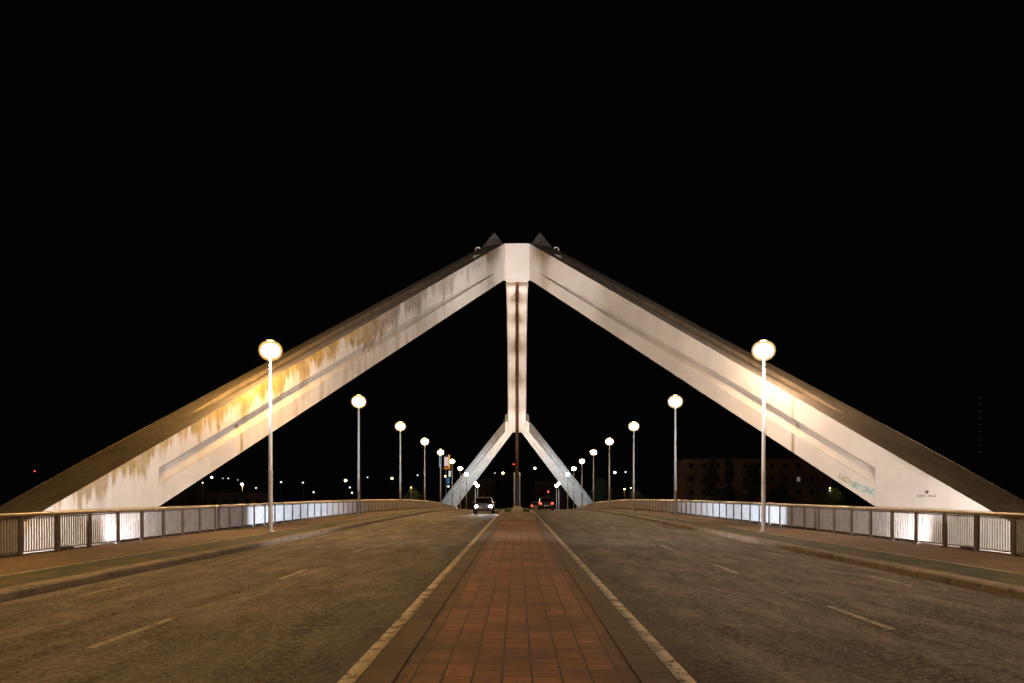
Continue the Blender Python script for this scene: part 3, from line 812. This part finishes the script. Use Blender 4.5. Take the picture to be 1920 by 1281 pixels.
make_car('grey car with red tail lights farthest away beside the median', road_at(3.4, 148), 0, pg_, False)

# ------------------------------------------------------------------ far bank
GZ = -2.95
def mast(px, py, Y, glass, label, size=.5, arm=False, light=0, lcol=(1, .6, .25)):
    p = at(px, py, Y); t = thing('distant_lamp', label, 'street lamp', (p.x, Y, GZ), 'distant lamps beyond the river')
    h = p.z - GZ; size *= .72
    bm = bmesh.new(); tube(bm, [(0, .4, 0), (0, .4, h + size * .3)], [.12, .07], 8); finish('pole', bm, M['dark'], t)
    bm = bmesh.new(); lathe(bm, [(0, -size), (size * .7, -size * .7), (size, 0), (size * .7, size * .6), (0, size * .75)], 12, (0, 0, h)); finish('lantern', bm, glass, t, True)
    bm = bmesh.new(); box(bm, -.12, .12, -.1, .45, h + size * .7, h + size * .95, .02); finish('bracket', bm, M['steel'], t)
    if light:
        l = bpy.data.lights.new('lantern_light', 'POINT'); l.energy = light; l.color = lcol; l.shadow_soft_size = .6
        o = bpy.data.objects.new('lantern_light', l); COL.objects.link(o); o.parent = t; o.location = (0, -size - .7, h - size)
for a in [
    (397, 895, 420, 'far_white', 'distant white lamp just right of the near left leg', .85, 0),
    (418, 897, 520, 'far_dim', 'faint distant lamp second to the right of the near left leg', .6, 0),
    (428, 897, 480, 'far_cool', 'small cool distant lamp third to the right of the near left leg', .6, 0),
    (446, 900, 520, 'far_dim', 'faint lamp just left of the brightest white distant lamp', .6, 0),
    (454, 908, 380, 'far_white', 'brightest white distant lamp left of the nearest left street lamp', .95, 9000),
    (480, 915, 400, 'far_cool', 'small low distant lamp next to the nearest left pole', .6, 0),
    (527, 904, 420, 'far_cool', 'distant cool lamp just right of the nearest left pole', .7, 0),
    (568, 905, 420, 'far_cool', 'distant cool lamp midway between the first two left poles', .65, 0),
    (588, 923, 360, 'far_cool', 'low distant lamp just above the railing between the first two left poles', .6, 0),
    (648, 901, 380, 'far_orange', 'distant orange lamp left of the second left pole', .95, 0),
    (656, 914, 420, 'far_cool', 'distant cool lamp below the orange one by the second left pole', .7, 0),
    (660, 924, 420, 'far_yellow', 'small low distant lamp under the cool one by the second left pole', .5, 0),
    (689, 895, 430, 'far_dim', 'dim distant lamp right of the second left pole', .7, 0),
    (735, 897, 380, 'far_orange', 'distant orange lamp left of the third left pole', .8, 0),
    (783, 891, 420, 'far_dim', 'dim grey distant lamp between the third and fourth left poles', .75, 0),
    (943, 887, 420, 'far_orange', 'distant orange lamp left of the hangers', .9, 0),
    (928, 887, 460, 'far_dim', 'dim bluish distant lamp beside the orange one left of the hangers', .6, 0),
    (1003, 878, 420, 'far_yellow', 'distant yellowish lamp right of the hangers', .9, 0),
    (1153, 886, 400, 'far_white', 'distant white lamp right of the fourth right pole', .85, 0),
    (1173, 885, 420, 'far_cool', 'distant bluish lamp left of the third right pole', .7, 0),
    (1171, 917, 300, 'far_yellow', 'low yellowish lamp above the right railing by the third right pole', .4, 900),
    (1528, 895, 330, 'far_orange', 'distant orange lamp under the near right leg', .95, 6000),
    (1522, 922, 330, 'far_white', 'small white lamp below the orange one under the near right leg', .45, 0),
    (1556, 920, 300, 'far_cool', 'cool lamp beside the lit shrub under the near right leg', .5, 0),
]:
    mast(a[0], a[1], a[2], M[a[3]], a[4], a[5], False, a[6])
def lightbox(name, px, py, Y, glass, label, cat, r=.35):
    p = at(px, py, Y); t = thing(name, label, cat, (p.x, Y, GZ)); h = p.z - GZ
    bm = bmesh.new(); tube(bm, [(0, .3, 0), (0, .3, h)], [.22, .08], 8); finish('mast', bm, M['steel'], t)
    bm = bmesh.new(); lathe(bm, [(0, -r), (r, 0), (0, r)], 10, (0, 0, h + .1)); finish('beacon', bm, glass, t, True)
lightbox('beacon_mast', 65, 884, 600, M['far_red'], 'mast with a tiny red beacon above the far left end of the railing', 'mast', .5)
lightbox('beacon_mast', 963, 871, 600, M['far_red'], 'mast with a tiny red beacon just left of the hangers', 'mast', .5)

# traffic signal beyond the bridge
p = at(1028, 922, 236); t = thing('traffic_signal', 'traffic signal showing red beyond the far right leg', 'traffic light', (p.x, 236, GZ + .3)); h = p.z - GZ - .3
bm = bmesh.new(); tube(bm, [(0, .2, 0), (0, .2, h + .4)], .07, 8); finish('pole', bm, M['steel'], t)
bm = bmesh.new(); box(bm, -.2, .2, 0, .22, h - .85, h + .3, .03); finish('housing', bm, M['black'], t)
for nm, dz, m in (('red_lens', 0, M['red']), ('amber_lens', -.33, M['black']), ('green_lens', -.62, M['black'])):
    bm = bmesh.new(); lathe(bm, [(0, 0), (.18 if dz == 0 else .12, 0), (.1, .04), (0, .06)], 14)
    bmesh.ops.rotate(bm, verts=bm.verts, cent=(0, 0, 0), matrix=Matrix.Rotation(R(90), 3, 'X')); bmesh.ops.translate(bm, verts=bm.verts, vec=(0, -.005, h + dz)); finish(nm, bm, m, t)

# buildings
def building(name, label, x0, x1, Y, ztop, depth, col, rows, cols, lit=(), roof=.6):
    t = thing(name, label, 'building', ((x0 + x1) / 2, Y, GZ)); hw = (x1 - x0) / 2; h = ztop - GZ
    mw = plain(name + '_render', tuple(q * .55 for q in col), .85, 0, .4, .12)
    bm = bmesh.new(); box(bm, -hw, hw, 0, depth, 0, h); finish('wall', bm, mw, t)
    bm = bmesh.new(); box(bm, -hw - .3, hw + .3, -.3, depth + .3, h + .003, h + roof, .05); finish('roof', bm, M['dark'], t)
    gl = bpy.data.materials['dark_glass']
    for i in range(rows):
        for j in range(cols):
            cx = -hw + (j + .5) * 2 * hw / cols; cz = (i + .55) * h / rows
            bm = bmesh.new(); box(bm, cx - .75, cx + .75, -.10, -.004, cz - .95, cz + .95); f = finish('window', bm, M['dark'], t)
            bm = bmesh.new(); box(bm, cx - .62, cx + .62, -.13, -.103, cz - .82, cz + .82); finish('pane', bm, M['winlit'] if (i, j) in lit else gl, f)
    return t
a, b = at(1283, 862, 300), at(1560, 862, 300)
building('riverside_block', 'long dark brown block behind the conifers under the near right leg', a.x, b.x, 300, a.z, 16, (.30, .17, .11), 4, 11, {(2, 8)})
a, b = at(868, 898, 420), at(925, 898, 420)
building('far_block', 'dim brown block between the far left leg and the hangers', a.x, b.x, 420, a.z, 14, (.26, .16, .12), 3, 5)
a, b = at(1002, 905, 430), at(1062, 905, 430)
building('far_block', 'dark low block right of the hangers behind the red signal', a.x, b.x, 430, a.z, 14, (.16, .12, .10), 2, 5)
a, b = at(310, 924, 300), at(494, 924, 300)
building('quay_shed', 'long low purplish shed on the bank left of the nearest left lamp', a.x, b.x, 300, a.z, 8, (.30, .22, .22), 1, 9)

# trees
def tree(name, label, px, ytop, Y, width, kind, col, cat='tree'):
    p = at(px, ytop, Y); h = p.z - GZ; t = thing(name, label, cat, (p.x, Y, GZ), 'trees on the far bank')
    rt = random.Random(px); bm = bmesh.new()
    tube(bm, [(0, 0, 0), (.1, 0, h * .4), (0, .1, h * .85)], [h * .022, h * .016, h * .005], 8)
    for k in range(7):
        z = h * rt.uniform(.25, .7); a = rt.uniform(0, 6.28); l = width * .3
        tube(bm, [(0, 0, z), (math.cos(a) * l, math.sin(a) * l, z + l * .5)], [h * .008, h * .003], 5)
    finish('trunk', bm, plain('bark', (.06, .045, .035), .9) if 'bark' not in bpy.data.materials else bpy.data.materials['bark'], t)
    bm = bmesh.new()
    clumps = [(rt.uniform(-1, 1), rt.uniform(-1, 1), rt.random()) for _ in range(46)]
    for k in range(2400):
        cx, cy, cz = rt.choice(clumps)
        if kind == 'cone':
            z = .08 + .92 * cz; rad = width * .5 * (1 - cz) ** .8 + .15
        else:
            z = .25 + .7 * cz; rad = width * .5 * math.sqrt(max(.05, 1 - (2 * cz - .9) ** 2))
        m = math.hypot(cx, cy) or 1; q = min(1, m)
        c = Vector((cx / m * q * rad, cy / m * q * rad, z * h)) + Vector((rt.gauss(0, .09), rt.gauss(0, .09), rt.gauss(0, .09))) * width
        a = Vector((rt.gauss(0, 1), rt.gauss(0, 1), rt.gauss(0, 1))).normalized(); b = a.cross(Vector((.3, .5, .8))).normalized(); sz = .012 * h + .10
        bm.faces.new([bm.verts.new(c + a * sz), bm.verts.new(c + b * sz * .5), bm.verts.new(c - a * sz), bm.verts.new(c - b * sz * .5)])
    mt = 'foliage_%d' % int(col[1] * 1000)
    finish('crown', bm, bpy.data.materials[mt] if mt in bpy.data.materials else plain(mt, col, .8, 0, .4, .8), t, recalc=False)
    return t
dkc = (.03, .045, .02)
tree('conifer_tree', 'tall dark conifer, leftmost of three before the brown block', 1334, 868, 236, 8.5, 'cone', dkc)
tree('conifer_tree', 'slim dark conifer in the middle of three before the brown block', 1366, 864, 238, 5.5, 'cone', dkc)
tree('conifer_tree', 'dark conifer just left of the nearest right lamp pole', 1412, 868, 236, 8, 'cone', dkc)
tree('round_tree', 'low round tree right of the nearest right lamp pole', 1466, 908, 240, 7, 'round', dkc)
tree('round_tree', 'bushy tree lit by lamps below the near right leg', 1562, 918, 262, 7.5, 'round', (.06, .07, .02))
yb = tree('round_tree', 'yellow lit bushy tree above the left railing by the third left lamp pole', 772, 915, 236, 5.0, 'round', (.07, .075, .02))
tree('round_tree', 'dark tree at the foot of the far right leg', 1127, 898, 250, 8, 'round', dkc)
tree('round_tree', 'dark tree between the third and fourth right lamp poles', 1192, 922, 236, 5, 'round', (.06, .05, .02))
tree('round_tree', 'dark tree beside the near left leg above the railing', 372, 908, 244, 6, 'round', dkc)
for px, py, Y, e, c in ((771, 914, 231, 700, (1, .68, .12)), (1556, 915, 256, 700, (1, .75, .3)), (1183, 915, 231, 260, (1, .5, .15)), (380, 905, 238, 350, (1, .45, .2))):
    p = at(px, py, Y); t = thing('garden_lamp', {771: 'small amber lamp beside the yellow lit tree', 1556: 'small warm lamp beside the bushy tree under the right leg', 1183: 'small orange lamp by the third right pole', 380: 'small orange lamp beside the tree by the near left leg'}[px], 'lamp', (p.x, Y, GZ), 'small lamps in the far gardens')
    h = p.z - GZ
    bm = bmesh.new(); tube(bm, [(0, 0, 0), (0, 0, h - .12)], .05, 8); finish('post', bm, M['steel'], t)
    bm = bmesh.new(); lathe(bm, [(0, -.12), (.12, -.08), (.14, .03), (0, .1)], 10, (0, 0, h)); finish('lantern', bm, M['far_orange'], t)
    l = bpy.data.lights.new('lantern_light', 'POINT'); l.energy = e; l.color = c; l.shadow_soft_size = .15
    o = bpy.data.objects.new('lantern_light', l); COL.objects.link(o); o.parent = t; o.location = (0, -.3, h + .2)

# lit sign tower of the park beyond the river
p = at(836, 912, 300); sg = thing('sign_tower', 'tall lit sign tower with coloured panels behind the left lamps', 'sign', (p.x, 300, GZ))
U = 300 / F
def pan(name, x0, x1, y0, y1, m, dy):
    q0, q1 = at(x0, y1, 300), at(x1, y0, 300)
    bm = bmesh.new(); box(bm, q0.x - p.x, q1.x - p.x, dy, dy + .3, q0.z - GZ, q1.z - GZ, .05); finish(name, bm, m, sg)
bm = bmesh.new(); tube(bm, [(0, .8, 0), (0, .8, at(836, 852, 300).z - GZ)], .25, 8); finish('post', bm, M['steel'], sg)
pan('blue_panel', 823.5, 827.5, 853, 877, glow('sign_pale_blue', (.45, .75, .85), .35), 0)
pan('pink_panel', 833, 840, 857, 874, glow('sign_pink', (1, .72, .68), .55), 0)
pan('yellow_edge', 840.4, 843.5, 853, 879, glow('sign_yellow', (1, .62, .2), .5), -.05)
pan('orange_band', 832, 844.5, 876.2, 880, glow('sign_orange', (.9, .25, .03), .35), -.1)
pan('white_panel', 841, 845.5, 883, 894, glow('sign_white', (.85, .95, .85), .5), 0)
pan('deep_blue_panel', 838, 843, 896, 907, glow('sign_deep_blue', (.08, .25, .55), .35), 0)
pan('white_lamp', 839, 842.5, 910.5, 914, glow('sign_cool_lamp', (.75, .95, 1), 1.2), -.1)
pan('warm_lamp', 833.5, 836.5, 891.5, 895, glow('sign_warm_lamp', (1, .8, .4), 2.5), -.1)

# lattice mast far right
p = at(1836, 865, 520); t = thing('lattice_mast', 'faint slender lattice mast in the dark sky at far right', 'mast', (p.x, 520, GZ)); h = at(1836, 742, 520).z - GZ
bm = bmesh.new()
for sx in (-1, 1): tube(bm, [(sx * 1.4, 0, 0), (sx * .5, 0, h)], .09, 5)
for k in range(22):
    z0, z1 = h * k / 22, h * (k + 1) / 22; w0, w1 = 1.4 - .9 * k / 22, 1.4 - .9 * (k + 1) / 22
    tube(bm, [(-w0, 0, z0), (w1, 0, z1)], .05, 4); tube(bm, [(w0, 0, z0), (-w1, 0, z1)], .05, 4)
finish('lattice', bm, M['steel'], t)
for k in range(9):
    bm = bmesh.new(); lathe(bm, [(0, -.7), (.6, 0), (0, .7)], 8, (0, -.5, h * (.5 + .48 * k / 8))); finish('marker_light', bm, M['faint'], t)

# ------------------------------------------------------------------ render settings
sc.view_settings.view_transform = 'Standard'; sc.view_settings.look = 'None'; sc.view_settings.exposure = .4; sc.view_settings.gamma = 1
sc.render.engine = 'CYCLES'
sc.cycles.use_denoising = True
sc.cycles.max_bounces = 5; sc.cycles.diffuse_bounces = 3; sc.cycles.glossy_bounces = 3
sc.cycles.sample_clamp_indirect = 4
